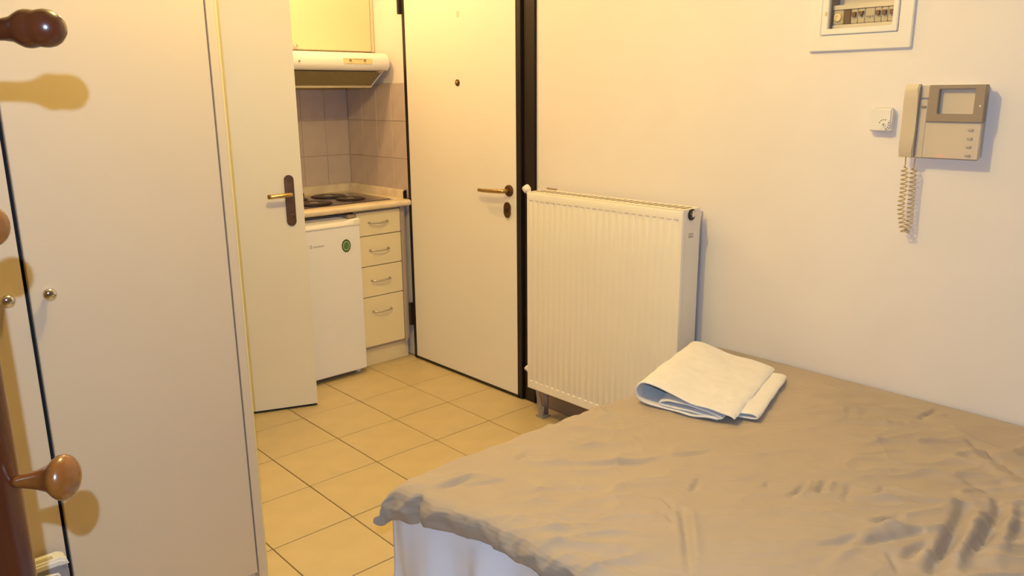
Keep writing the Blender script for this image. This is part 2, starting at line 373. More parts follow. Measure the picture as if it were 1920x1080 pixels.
for z0, z1, hz in ((0.7295, 0.8525, 0.797), (0.5655, 0.7255, 0.650), (0.398, 0.5615, 0.486), (0.120, 0.394, 0.315)):
    f = obj('drawer', bx(2.144, 2.4175, 3.55, 3.571, z0, z1, bev=0.002), M['drawer'], cb)
    obj('handle', bow(2.218, 2.332, 3.5505, hz), M['satin'], f, smooth=True)

ct = thing('countertop', (1.75, 3.83, 0.868), 'cream marbled laminate worktop over the fridge and drawers', 'countertop')
pr = [(4.145, 0.868), (3.522, 0.868), (3.514, 0.871), (3.510, 0.877), (3.510, 0.889), (3.513, 0.895), (3.520, 0.899), (3.530, 0.900), (4.145, 0.900)]
obj('slab', prism(B(), pr, 'x', 1.0, 2.4655), M['counter'], ct, smooth=True, angle=50)
up = [(0, 0.900), (0, 0.935), (0.004, 0.942), (0.011, 0.945), (0.020, 0.944), (0.020, 0.900)]
obj('upstand', prism(B(), [(4.122 + a, z) for a, z in up], 'x', 1.0, 2.4655), M['counter'], ct, smooth=True, angle=50)
us = obj('upstand', prism(B(), [(2.465 + a, z) for a, z in up], 'y', 3.582, 4.121), M['counter'], ct, smooth=True, angle=50)
obj('end_cap', prism(B(), [(2.466 + a * 0.9, z) for a, z in up], 'y', 3.574, 3.582), M['black'], us)
obj('corner_cap', bx(2.456, 2.468, 4.110, 4.126, 0.9005, 0.944, bev=0.002), M['recess'], ct)

hb = thing('electric_hob', (2.06, 3.79, 0.90), 'dark brown built-in electric hob with round hot plates on the worktop', 'hob')
obj('hob_plate', prism(B(), rrect(1.72, 2.385, 3.575, 3.99, 0.012), 'z', 0.9003, 0.907, bev=0.002), M['hob'], hb)
obj('rim', bx(1.715, 2.390, 3.570, 3.995, 0.9002, 0.9035, bev=0.001), M['satin'], hb)
for x, y, r in ((2.22, 3.72, 0.075), (1.985, 3.69, 0.090), (2.19, 3.90, 0.090), (1.975, 3.90, 0.075)):
    p_ = obj('hot_plate', lathe(B(), (x, y, 0.907), (0, 0, 1), [(r + 0.006, 0), (r + 0.006, 0.002), (r, 0.0025), (r, 0.005), (r - 0.004, 0.0065), (r * 0.35, 0.006), (r * 0.33, 0.005), (0, 0.005)], 40), M['plate'], hb, smooth=True, angle=35)
    obj('centre_cap', lathe(B(), (x, y, 0.9122), (0, 0, 1), [(r * 0.28, 0), (r * 0.24, 0.002), (0, 0.0025)], 24), M['satin'], p_, smooth=True, angle=40)
for k in range(4):
    obj('control_knob', lathe(B(), (1.775, 3.65 + 0.09 * k, 0.907), (0, 0, 1), [(0.021, 0), (0.021, 0.004), (0.017, 0.006), (0.015, 0.024), (0.012, 0.026), (0, 0.026)], 20), M['black'], hb, smooth=True, angle=40)

fr = thing('fridge', (1.88, 3.76, 0), 'small white under-counter fridge with a round green sticker', 'fridge')
FX0, FX1, FY = 1.640, 2.134, 3.500
obj('cabinet_body', bx(FX0 + 0.004, FX1 - 0.004, FY + 0.052, 4.06, 0.035, 0.822, bev=0.004), M['fridge'], fr)
fd = obj('door', bx(FX0, FX1, FY, FY + 0.048, 0.030, 0.801, bev=0.005, seg=3), M['fridge'], fr)
# scooped handle cap on top of the door: surface dips in the middle
rows = []
N = 40
for i in range(N + 1):
    t = i / N; x = FX0 + (FX1 - FX0) * t
    sc = sstep(0.0, 0.10, t - 0.02) * (1 - sstep(0.80, 0.97, t)) 
    d = sc * 0.020
    prof = [(FY + 0.002, 0.8015), (FY, 0.806), (FY, 0.808 + 0.0), (FY + 0.001 + d * 0.1, 0.832 - d * 0.75), (FY + 0.008 + d * 0.6, 0.837 - d * 0.35), (FY + 0.03, 0.838), (FY + 0.05, 0.838), (FY + 0.05, 0.8015)]
    rows.append([(x, y, z) for y, z in prof])
bm = B(); V = grid_mesh(bm, rows)
bm.faces.new([v for v in V[0]]); bm.faces.new([v for v in V[-1]])
obj('door_cap', bm, M['fridge_top'], fr, smooth=True, angle=50)
obj('top_lid', bx(FX0, FX1 - 0.002, FY + 0.054, 4.065, 0.823, 0.845, bev=0.006, seg=3), M['fridge_top'], fr)
obj('hinge_cover', prism(B(), [(2.075, 3.515), (2.112, 3.512), (2.132, 3.535), (2.126, 3.60), (2.070, 3.60)], 'z', 0.838, 0.856, bev=0.004), M['taupe'], fr)
for x in (FX0 + 0.03, FX1 - 0.022):
    for y in (FY + 0.062, 4.0):
        obj('foot', lathe(B(), (x, y, 0), (0, 0, 1), [(0.014, 0), (0.014, 0.012), (0.009, 0.014), (0.009, 0.036)], 14), M['white_plastic'], fr)
obj('kick_recess', bx(FX0 + 0.01, FX1 - 0.01, FY + 0.11, FY + 0.13, 0.004, 0.035), M['black'], fr)
SX, SZ = 2.0485, 0.7045; SR = 0.0275
st = obj('sticker', lathe(B(), (SX, FY - 0.0002, SZ), (0, -1, 0), [(SR, 0), (SR, 0.0012)], 40, 0.93, 1.2), M['green'], fd, label='round green sticker')
def flat_ring(r0, r1, y0, y1, sx=0.93, sy=1.2, n=40):
    bm = B(); L = []
    for r, y in ((r0, y0), (r1, y0), (r1, y1), (r0, y1)):
        L.append([bm.verts.new((SX + r * sx * math.cos(2 * math.pi * k / n), y, SZ + r * sy * math.sin(2 * math.pi * k / n))) for k in range(n)])
    for a in range(4):
        b = (a + 1) % 4
        for k in range(n): bm.faces.new((L[a][k], L[a][(k + 1) % n], L[b][(k + 1) % n], L[b][k]))
    return bm
stc = obj('sticker_centre', lathe(B(), (SX, FY - 0.0013, SZ), (0, -1, 0), [(SR * 0.66, 0), (SR * 0.66, 0.0005)], 36, 0.93, 1.2), M['lgreen'], fd)
obj('sticker_ring', flat_ring(SR * 0.64, SR * 0.74, FY - 0.0019, FY - 0.0013), M['pgreen'], fd)
# leaf-like marks inside the green sticker
bm = B()
tube(bm, [(SX - 0.010, FY - 0.0019, SZ - 0.016), (SX - 0.004, FY - 0.0019, SZ - 0.006), (SX + 0.001, FY - 0.0019, SZ + 0.006), (SX + 0.004, FY - 0.0019, SZ + 0.016)], 0.0009, 6)
tube(bm, [(SX - 0.002, FY - 0.0019, SZ - 0.001), (SX + 0.006, FY - 0.0019, SZ + 0.004)], 0.0008, 6)
tube(bm, [(SX - 0.004, FY - 0.0019, SZ - 0.006), (SX - 0.010, FY - 0.0019, SZ + 0.001)], 0.0008, 6)
obj('sticker_mark', bm, M['green'], fd)
# faint maker's mark: small square emblem and a short row of grey strokes (unreadable in the photograph)
bm = B()
def strokes(bm, x, z, rects, y, t=0.0006):
    for a0, a1, b0, b1 in rects: box(bm, x + a0, x + a1, y - t, y, z + b0, z + b1)
strokes(bm, 1.846, 0.7155, [(0, 0.012, 0, 0.0014), (0, 0.012, 0.0135, 0.015), (0, 0.0014, 0, 0.015), (0.0106, 0.012, 0, 0.015), (0.0035, 0.0085, 0.0045, 0.006), (0.0035, 0.0085, 0.009, 0.0105)], FY)
x = 1.866
for k in range(9):
    wq = (0.0045, 0.004, 0.005, 0.004)[k % 4]
    strokes(bm, x, 0.7165, [(0, 0.001, 0, 0.0075), (wq - 0.001, wq, 0, 0.0075), (0, wq, (0.0, 0.0032, 0.0065)[k % 3], (0.001, 0.0042, 0.0075)[k % 3])], FY)
    x += wq + 0.0022
obj('maker_mark', bm, M['grey'], fd)

# range hood
rh = thing('range_hood', (1.95, 3.9, 1.48), 'white range hood with a greasy filter above the hob', 'hood')
HX0, HX1 = 1.76, 2.470
pf = [(3.668, 1.572), (3.655, 1.582), (3.649, 1.600), (3.649, 1.625), (3.656, 1.645), (3.672, 1.658), (3.70, 1.663), (4.145, 1.668), (4.145, 1.572)]
bm = prism(B(), pf, 'x', HX0, HX1, bev=0.014, seg=4)
obj('hood_body', bm, M['hood'], rh, smooth=True, angle=60)
obj('lower_casing', prism(B(), [(3.685, 1.573), (3.795, 1.498), (3.80, 1.490), (4.145, 1.490), (4.145, 1.573)], 'x', HX0 + 0.02, HX1 - 0.038), M['filter'], rh)
obj('front_filter', prism(B(), [(3.6855, 1.5685), (3.7925, 1.496), (3.7895, 1.491), (3.681, 1.5645)], 'x', HX0 + 0.04, HX1 - 0.050), mat('mesh_filter', (0.40, 0.34, 0.19), 0.4, 0.5, var=0.2, vscale=200, bump=0.5, bscale=600), rh)
bm = B()
box(bm, HX0 + 0.02, HX1 - 0.040, 3.781, 3.797, 1.4865, 1.503, bev=0.004)
obj('filter_rail', bm, mat('cream_rail', (0.66, 0.56, 0.34), 0.4), rh)
tubepts = [(HX1 - 0.034, 3.680, 1.572), (HX1 - 0.036, 3.745, 1.530), (HX1 - 0.040, 3.795, 1.493), (HX1 - 0.065, 3.798, 1.490)]
obj('side_rail', tube(B(), tubepts, 0.006, 8), M['hood'], rh, smooth=True)
cp = obj('control_panel', bx(2.182, 2.352, 3.6455, 3.651, 1.604, 1.632, bev=0.0015), M['trimcream'], rh)
for x in (2.215, 2.300):
    obj('slider', bx(x, x + 0.012, 3.641, 3.6456, 1.617, 1.628, bev=0.001), M['taupe'], cp)
bm = B(); strokes(bm, 2.235, 1.6255, [(0, 0.060, 0, 0.002)], 3.6457)
obj('panel_print', bm, M['grey'], cp)
obj('screw_cap', lathe(B(), (1.938, 3.6495, 1.612), (0, -1, 0), [(0.006, 0), (0.005, 0.003), (0, 0.0035)], 14), M['taupe'], rh)
obj('switch_clip', bx(2.395, 2.425, 3.662, 3.690, 1.560, 1.574, bev=0.003), M['taupe'], rh)

uc = thing('wall_cabinet', (1.75, 3.98, 1.67), 'yellow-cream wall cupboard above the range hood', 'cabinet')
bm = B(); box(bm, 1.40, 1.418, 3.852, 4.145, 1.675, 2.35); box(bm, 2.474, 2.489, 3.833, 4.145, 1.675, 2.35); box(bm, 1.40, 2.489, 4.13, 4.145, 1.675, 2.35); box(bm, 1.40, 2.489, 3.852, 4.145, 1.675, 1.69); box(bm, 1.40, 2.489, 3.852, 4.145, 2.335, 2.35)
obj('carcass', bm, M['ucab'], uc)
ud = obj('door', bx(1.965, 2.470, 3.832, 3.851, 1.678, 2.345, bev=0.0015), M['ucab'], uc)
obj('knob', lathe(B(), (2.012, 3.8322, 1.692), (0, -1, 0), [(0.006, 0), (0.006, 0.008), (0.012, 0.014), (0.011, 0.02), (0, 0.022)], 18), M['satin'], ud, smooth=True)
obj('door', bx(1.405, 1.961, 3.832, 3.851, 1.678, 2.345, bev=0.0015), M['ucab'], uc)

# ------------------------------------------------------------------ radiator
ra = thing('radiator', (2.40, 2.06, 0.0), 'ivory panel radiator with vertical flutes between the entrance door and bed', 'radiator')
RY0, RY1, RZ0, RZ1, RX = 1.657, 2.466, 0.150, 1.037, 2.334
nf = 24; pitch = (RY1 - RY0 - 0.022) / nf
ys = [RY0, RY0 + 0.004]
prof_y = {RY0: 'e', RY0 + 0.004: 'f'}
cols = [(RY0, 0.006), (RY0 + 0.0015, 0.0018), (RY0 + 0.005, 0.0), ]
for k in range(nf):
    y = RY0 + 0.011 + k * pitch
    for t in (0.08, 0.2, 0.32, 0.5, 0.68, 0.8, 0.92): cols.append((y + t * pitch, -0.5 * (1 - math.cos(2 * math.pi * (t - 0.08) / 0.84)) - 1e-6))
cols += [(RY1 - 0.005, 0.0), (RY1 - 0.0015, 0.0018), (RY1, 0.006)]
zr = [(RZ0, 'e1'), (RZ0 + 0.0015, 'e2'), (RZ0 + 0.005, 0), (0.1865, 0), (0.190, 2.6), (0.1945, 2.4), (0.202, 1), (0.5, 1), (0.8, 1), (0.991, 1), (0.9985, 2.4), (1.003, 2.6), (1.0065, 0), (RZ1 - 0.006, 0), (RZ1 - 0.0015, 'e2'), (RZ1, 'e1')]
P = []
for z, f in zr:
    row = []
    for y, d in cols:
        if d < 0: dep = -d * 0.0021 * (f if not isinstance(f, str) else 0)
        else: dep = d
        if f == 'e1': dep = max(dep, 0.006)
        if f == 'e2': dep = max(dep, 0.0018)
        row.append((RX + dep, y, z))
    P.append(row)
bm = B(); V = grid_mesh(bm, P)
back = [bm.verts.new((RX + 0.016, y, z)) for y, z in ((RY0, RZ0), (RY1, RZ0), (RY1, RZ1), (RY0, RZ1))]
e0 = V[0]; e1 = V[-1]
bm.faces.new([back[0], back[1]] + e0[::-1]); bm.faces.new([back[3], back[2]] + e1[::-1])
bm.faces.new([back[0], back[3]] + [r[0] for r in V][::-1]); bm.faces.new([back[1], back[2]] + [r[-1] for r in V][::-1])
bm.faces.new(back)
obj('front_panel', bm, M['radiator'], ra, smooth=True, angle=25)
obj('rear_panel', bx(2.434, 2.450, RY0 + 0.003, RY1 - 0.003, RZ0, RZ1 - 0.003, bev=0.003), M['radiator'], ra)
for y0, y1 in ((RY0, RY0 + 0.003), (RY1 - 0.003, RY1)):
    sp = obj('side_cover', bx(RX + 0.0165, 2.4345, y0, y1, RZ0 + 0.01, RZ1 + 0.002, bev=0.0012), M['radiator'], ra)
    if y0 == RY0: right_cover = sp
bm = B()
box(bm, RX + 0.008, 2.446, RY0 + 0.002, RY1 - 0.002, RZ1 + 0.001, RZ1 + 0.004)
obj('top_cover', bm, M['radiator'], ra)
bm = B()
for k in range(26):
    y = RY0 + 0.02 + k * 0.03; box(bm, 2.365, 2.42, y, y + 0.017, RZ1 + 0.0035, RZ1 + 0.0048)
setp(obj('grille_slot', bm, M['grey'], ra), kind='stuff')
vp = obj('vent_plug', lathe(B(), (2.386, RY0 - 0.0002, 1.021), (0, -1, 0), [(0.021, 0), (0.021, 0.003), (0.018, 0.005)], 28, 1.0, 1.0), M['black'], right_cover, label='black air vent ring')
obj('vent_screw', lathe(B(), (2.388, RY0 - 0.005, 1.024), (0, -1, 0), [(0.0125, 0), (0.0125, 0.003), (0.010, 0.005), (0, 0.0055)], 18), M['chrome'], ra)
bm = B()
for a in (0.9375, 0.944, 0.9505): box(bm, 2.373, 2.402, RY0 - 0.0008, RY0 - 0.0001, a, a + (0.0028 if a < 0.94 else 0.0018))
obj('maker_mark', bm, M['grey'], ra)
# valves on the door side
bv = B(); lathe(bv, (2.352, RY1 - 0.002, 1.030), (-0.15, 0.55, 0.75), [(0.011, 0), (0.012, 0.012), (0.017, 0.016), (0.018, 0.032), (0.015, 0.040), (0, 0.042)], 20)
obj('air_valve', bv, M['white_plastic'], ra, smooth=True, angle=40)
bv = B(); lathe(bv, (2.352, RY1 - 0.004, 0.222), (-0.2, 0.6, 0.55), [(0.010, 0), (0.012, 0.018), (0.014, 0.026), (0.010, 0.032), (0, 0.033)], 16)
obj('lower_valve', bv, M['white_plastic'], ra, smooth=True, angle=40)
obj('supply_pipe', tube(B(), [(2.415, 2.425, 0.16), (2.415, 2.425, 0.10), (2.420, 2.43, 0.0)], 0.011, 12), mat('grey_pipe', (0.36, 0.33, 0.33), 0.4, 0.4), ra, smooth=True)
obj('floor_bracket', prism(B(), [(2.470, 0.155), (2.448, 0.155), (2.412, 0.012), (2.440, 0.0)], 'x', 2.385, 2.389), bpy.data.materials['grey_pipe'], ra)
obj('bracket_foot', bx(2.375, 2.425, 2.405, 2.455, 0.0, 0.008, bev=0.002), mat('grey_foot', (0.30, 0.26, 0.24), 0.5), ra)
tube_b = tube(B(), [(2.455, 2.462, 1.046), (2.45, 2.40, 1.046)], 0.004, 6)
obj('hanger_clip', tube_b, M['taupe'], ra)
obj('radiator_shadow_line', tube(B(), [(2.487, 1.682, 0.086), (2.487, 1.682, 1.02)], 0.0035, 8), mat('shadow_line_grey', (0.40, 0.38, 0.38), 0.5), ra, smooth=True)  # thin grey line on the wall, stands in for the radiator's shadow edge
for z in (0.35, 0.95):
    obj('wall_bracket', bx(2.4495, 2.4935, 2.2, 2.23, z - 0.04, z + 0.04), M['radiator'], ra)
    obj('wall_bracket', bx(2.4495, 2.4935, 1.85, 1.88, z - 0.04, z + 0.04), M['radiator'], ra)

# ------------------------------------------------------------------ fuse box
fb = thing('fuse_box', (WX, 1.15, 1.70), 'cream recessed fuse box with a row of breakers high on the wall', 'fuse box')
obj('outer_frame', ring_plate(B(), WX - 0.011, WX + 0.001, 0.994, 1.309, 1.571, 1.832, 1.034, 1.272, 1.6175, 1.785), M['white_plastic'], fb)
obj('door_frame', ring_plate(B(), WX - 0.0145, WX + 0.001, 1.036, 1.270, 1.6195, 1.783, 1.0525, 1.2495, 1.637, 1.766), M['white_plastic'], fb)
bm = B(); box(bm, WX + 0.055, WX + 0.058, 1.046, 1.255, 1.631, 1.771)
obj('back_plate', bm, M['recess'], fb)
bm = ring_plate(B(), WX + 0.001, WX + 0.056, 1.0455, 1.2555, 1.6305, 1.7715, 1.0525, 1.2495, 1.637, 1.766, bev=0)
obj('recess_liner', bm, M['taupe'], fb)
obj('cover_strip', bx(WX + 0.012, WX + 0.055, 1.053, 1.249, 1.694, 1.708, bev=0.001), M['recess'], fb)
obj('cover_strip', bx(WX + 0.012, WX + 0.055, 1.053, 1.249, 1.6375, 1.650, bev=0.001), M['recess'], fb)
mods = [(1.248, 1.215, 'tan'), (1.214, 1.192, 'brown'), (1.191, 1.170, 'tan'), (1.169, 1.148, 'tan'), (1.147, 1.118, 'tan'), (1.117, 1.098, 'tan'), (1.097, 1.079, 'tan'), (1.078, 1.054, 'tan')]
for k, (a, b, c) in enumerate(mods):
    br = obj('breaker', bx(WX + 0.014, WX + 0.05, b, a, 1.651, 1.693, bev=0.0015), M[c], fb, label='dark brown breaker' if c == 'brown' else None)
    yc = (a + b) / 2
    if k == 0: obj('dial', lathe(B(), (WX + 0.0141, yc, 1.672), (-1, 0, 0), [(0.013, 0), (0.011, 0.006), (0.006, 0.007), (0.006, 0.004), (0, 0.004)], 20), M['trimcream'], br)
    elif k in (2, 5, 6, 7): obj('toggle', prism(B(), [(yc - 0.006, 1.684), (yc + 0.006, 1.684), (yc + 0.005, 1.670), (yc - 0.005, 1.670)], 'x', WX + 0.006, WX + 0.0142), M['brown'], br)
    elif k == 3: obj('toggle', prism(B(), [(yc - 0.008, 1.685), (yc + 0.008, 1.685), (yc + 0.002, 1.670), (yc - 0.002, 1.670)], 'x', WX + 0.006, WX + 0.0142), M['brown'], br)
    elif k == 4:
        bm = B()
        for q in range(3): box(bm, WX + 0.0125, WX + 0.0142, yc - 0.011 + q * 0.008, yc - 0.006 + q * 0.008, 1.667 - 0.003 * (q % 2), 1.671)
        obj('print', bm, M['grey'], br)
obj('latch', bx(WX - 0.017, WX - 0.012, 1.254, 1.262, 1.676, 1.690, bev=0.002), M['trimcream'], fb)

# ------------------------------------------------------------------ thermostat
th = thing('thermostat', (WX, 1.055, 1.36), 'small white square thermostat with a round dial left of the intercom', 'thermostat')
obj('housing', bx(WX - 0.026, WX, 1.020, 1.088, 1.329, 1.398, bev=0.004, seg=3), M['white_plastic'], th, smooth=True, angle=35)
obj('dial', lathe(B(), (WX - 0.0258, 1.040, 1.350), (-1, 0, 0), [(0.0185, 0), (0.0175, 0.003), (0.006, 0.004), (0.0055, 0.006), (0, 0.006)], 28), M['white_plastic'], th, smooth=True, angle=35)
bm = B()
for k in range(9):
    t = math.radians(-150 + k * 27); 
    if k == 4: continue
    y = 1.040 + 0.0145 * math.sin(t); z = 1.350 + 0.0145 * math.cos(t)
    lathe(bm, (WX - 0.0285, y, z), (-1, 0, 0), [(0.0026, 0), (0.002, 0.0009)], 8)
lathe(bm, (WX - 0.0312, 1.040, 1.350), (-1, 0, 0), [(0.004, 0), (0.003, 0.0009)], 10)
obj('dial_print', bm, M['grey'], th)
obj('vent_slot', bx(WX - 0.020, WX - 0.008, 1.030, 1.075, 1.3965, 1.3985), M['grey'], th)

# ------------------------------------------------------------------ intercom
ic = thing('video_intercom', (WX, 0.87, 1.36), 'beige wall video intercom with handset, small monitor and coiled cord', 'intercom')
IX = WX - 0.042
obj('base_plate', prism(B(), rrect(0.772, 0.945, 1.262, 1.460, 0.006), 'x', IX + 0.010, WX), M['intercom'], ic)
obj('front_panel', bx(IX, IX + 0.012, 0.768, 0.916, 1.259, 1.361, bev=0.002), M['intercom'], ic)
bz = obj('monitor_bezel', ring_plate(B(), IX - 0.006, IX + 0.018, 0.766, 0.914, 1.3615, 1.4635, 0.793, 0.886, 1.384, 1.452, bev=0.0015), M['taupe'], ic)
obj('monitor_screen', bx(IX + 0.0105, IX + 0.0145, 0.790, 0.888, 1.381, 1.455), M['screen'], ic)
obj('upper_strip', bx(IX + 0.002, IX + 0.012, 0.9145, 0.937, 1.4275, 1.4625, bev=0.001), M['intercom'], ic)
obj('cradle_strip', bx(IX + 0.001, IX + 0.012, 0.9165, 0.937, 1.259, 1.424, bev=0.001), M['intercom'], ic)
obj('hook_switch', bx(IX - 0.003, IX + 0.003, 0.920, 0.933, 1.400, 1.406, bev=0.001), M['taupe'], ic)
obj('bezel_pin', lathe(B(), (IX - 0.006, 0.7765, 1.406), (-1, 0, 0), [(0.003, 0), (0.002, 0.0012)], 10), M['white_plastic'], ic)
hs = prism(B(), [(IX + 0.012, 1.259), (IX - 0.010, 1.260), (IX - 0.016, 1.275), (IX - 0.014, 1.32), (IX - 0.012, 1.36), (IX - 0.014, 1.41), (IX - 0.016, 1.452), (IX - 0.010, 1.4655), (IX + 0.012, 1.4665)], 'y', 0.9385, 0.978, bev=0.003)
hs_o = obj('handset', hs, mat('handset_plastic', (0.60, 0.50, 0.36), 0.45, var=0.02), ic, smooth=True, angle=40)
for z in (1.338, 1.314, 1.291, 1.268):
    obj('button', bx(IX - 0.0035, IX + 0.001, 0.788, 0.802, z, z + 0.006, bev=0.001), mat('button_grey', (0.46, 0.38, 0.29), 0.5) if z == 1.338 else bpy.data.materials['button_grey'], ic)
obj('power_light', lathe(B(), (IX + 0.0002, 0.866, 1.2665), (-1, 0, 0), [(0.0028, 0), (0.002, 0.0012), (0, 0.0015)], 10), M['led'], ic, label='small red light')
# coiled cord: straight from the handset, coils down, a tight bend at the bottom, coils up to the base
path = [Vector((IX + 0.004, 0.962, 1.262)), Vector((IX + 0.006, 0.962, 1.225)), Vector((IX + 0.008, 0.961, 1.17)), Vector((IX + 0.008, 0.962, 1.11)), Vector((IX + 0.010, 0.954, 1.060)), Vector((IX + 0.012, 0.944, 1.034)), Vector((IX + 0.018, 0.938, 1.050)), Vector((IX + 0.020, 0.939, 1.09)), Vector((IX + 0.018, 0.941, 1.16)), Vector((IX + 0.016, 0.941, 1.225)), Vector((IX + 0.016, 0.939, 1.262))]
def resample(path, n):
    # Catmull-Rom
    out = []
    segs = len(path) - 1
    for i in range(n + 1):
        u = i / n * segs; k = min(int(u), segs - 1); t = u - k
        p0 = path[max(k - 1, 0)]; p1 = path[k]; p2 = path[k + 1]; p3 = path[min(k + 2, segs)]
        out.append(0.5 * ((2 * p1) + (p2 - p0) * t + (2 * p0 - 5 * p1 + 4 * p2 - p3) * t * t + (3 * p1 - p0 - 3 * p2 + p3) * t ** 3))
    return out
ps = resample(path, 900); pts = []; L = 0.0; tot = sum((b - a).length for a, b in zip(ps[:-1], ps[1:]))
for i, p in enumerate(ps):
    if i: L += (p - ps[i - 1]).length
    t = (ps[min(i + 1, 900)] - ps[max(i - 1, 0)]).normalized()
    s = L / tot
    env = sstep(0.055, 0.10, s) * (1 - sstep(0.90, 0.945, s))
    u = t.cross(Vector((1, 0, 0))).normalized(); v = t.cross(u)
    ang = 2 * math.pi * 36 * s
    rad = 0.0088 * env
    pts.append(p + u * rad * math.cos(ang) + v * rad * math.sin(ang))
obj('coiled_cord', tube(B(), pts, 0.0018, 5), mat('cord_plastic', (0.58, 0.45, 0.27), 0.5), ic, smooth=True)

# ------------------------------------------------------------------ bed
bd = thing('bed', (1.74, 0.55, 0), 'bed with a brown wooden frame against the right wall', 'bed')
bm = B(); box(bm, 1.125, 1.15, -0.42, 1.49, 0.20, 0.32); box(bm, 2.43, 2.455, -0.42, 1.49, 0.20, 0.32); box(bm, 1.03, 2.455, 1.49, 1.515, 0.20, 0.385); box(bm, 1.125, 2.455, -0.45, -0.42, 0.20, 0.36)
obj('frame', bm, M['dwood'], bd)
for x, y in ((1.022, 1.520), (2.40, 1.488), (1.125, -0.46), (2.40, -0.46)):
        obj('leg', bx(x, x + 0.05, y, y + 0.045, 0, 0.395, bev=0.003), M['dwood'], bd)
obj('mattress', bx(1.155, 2.44, -0.41, 1.48, 0.25, 0.47, bev=0.03, seg=3), M['mattress'], bd, smooth=True)

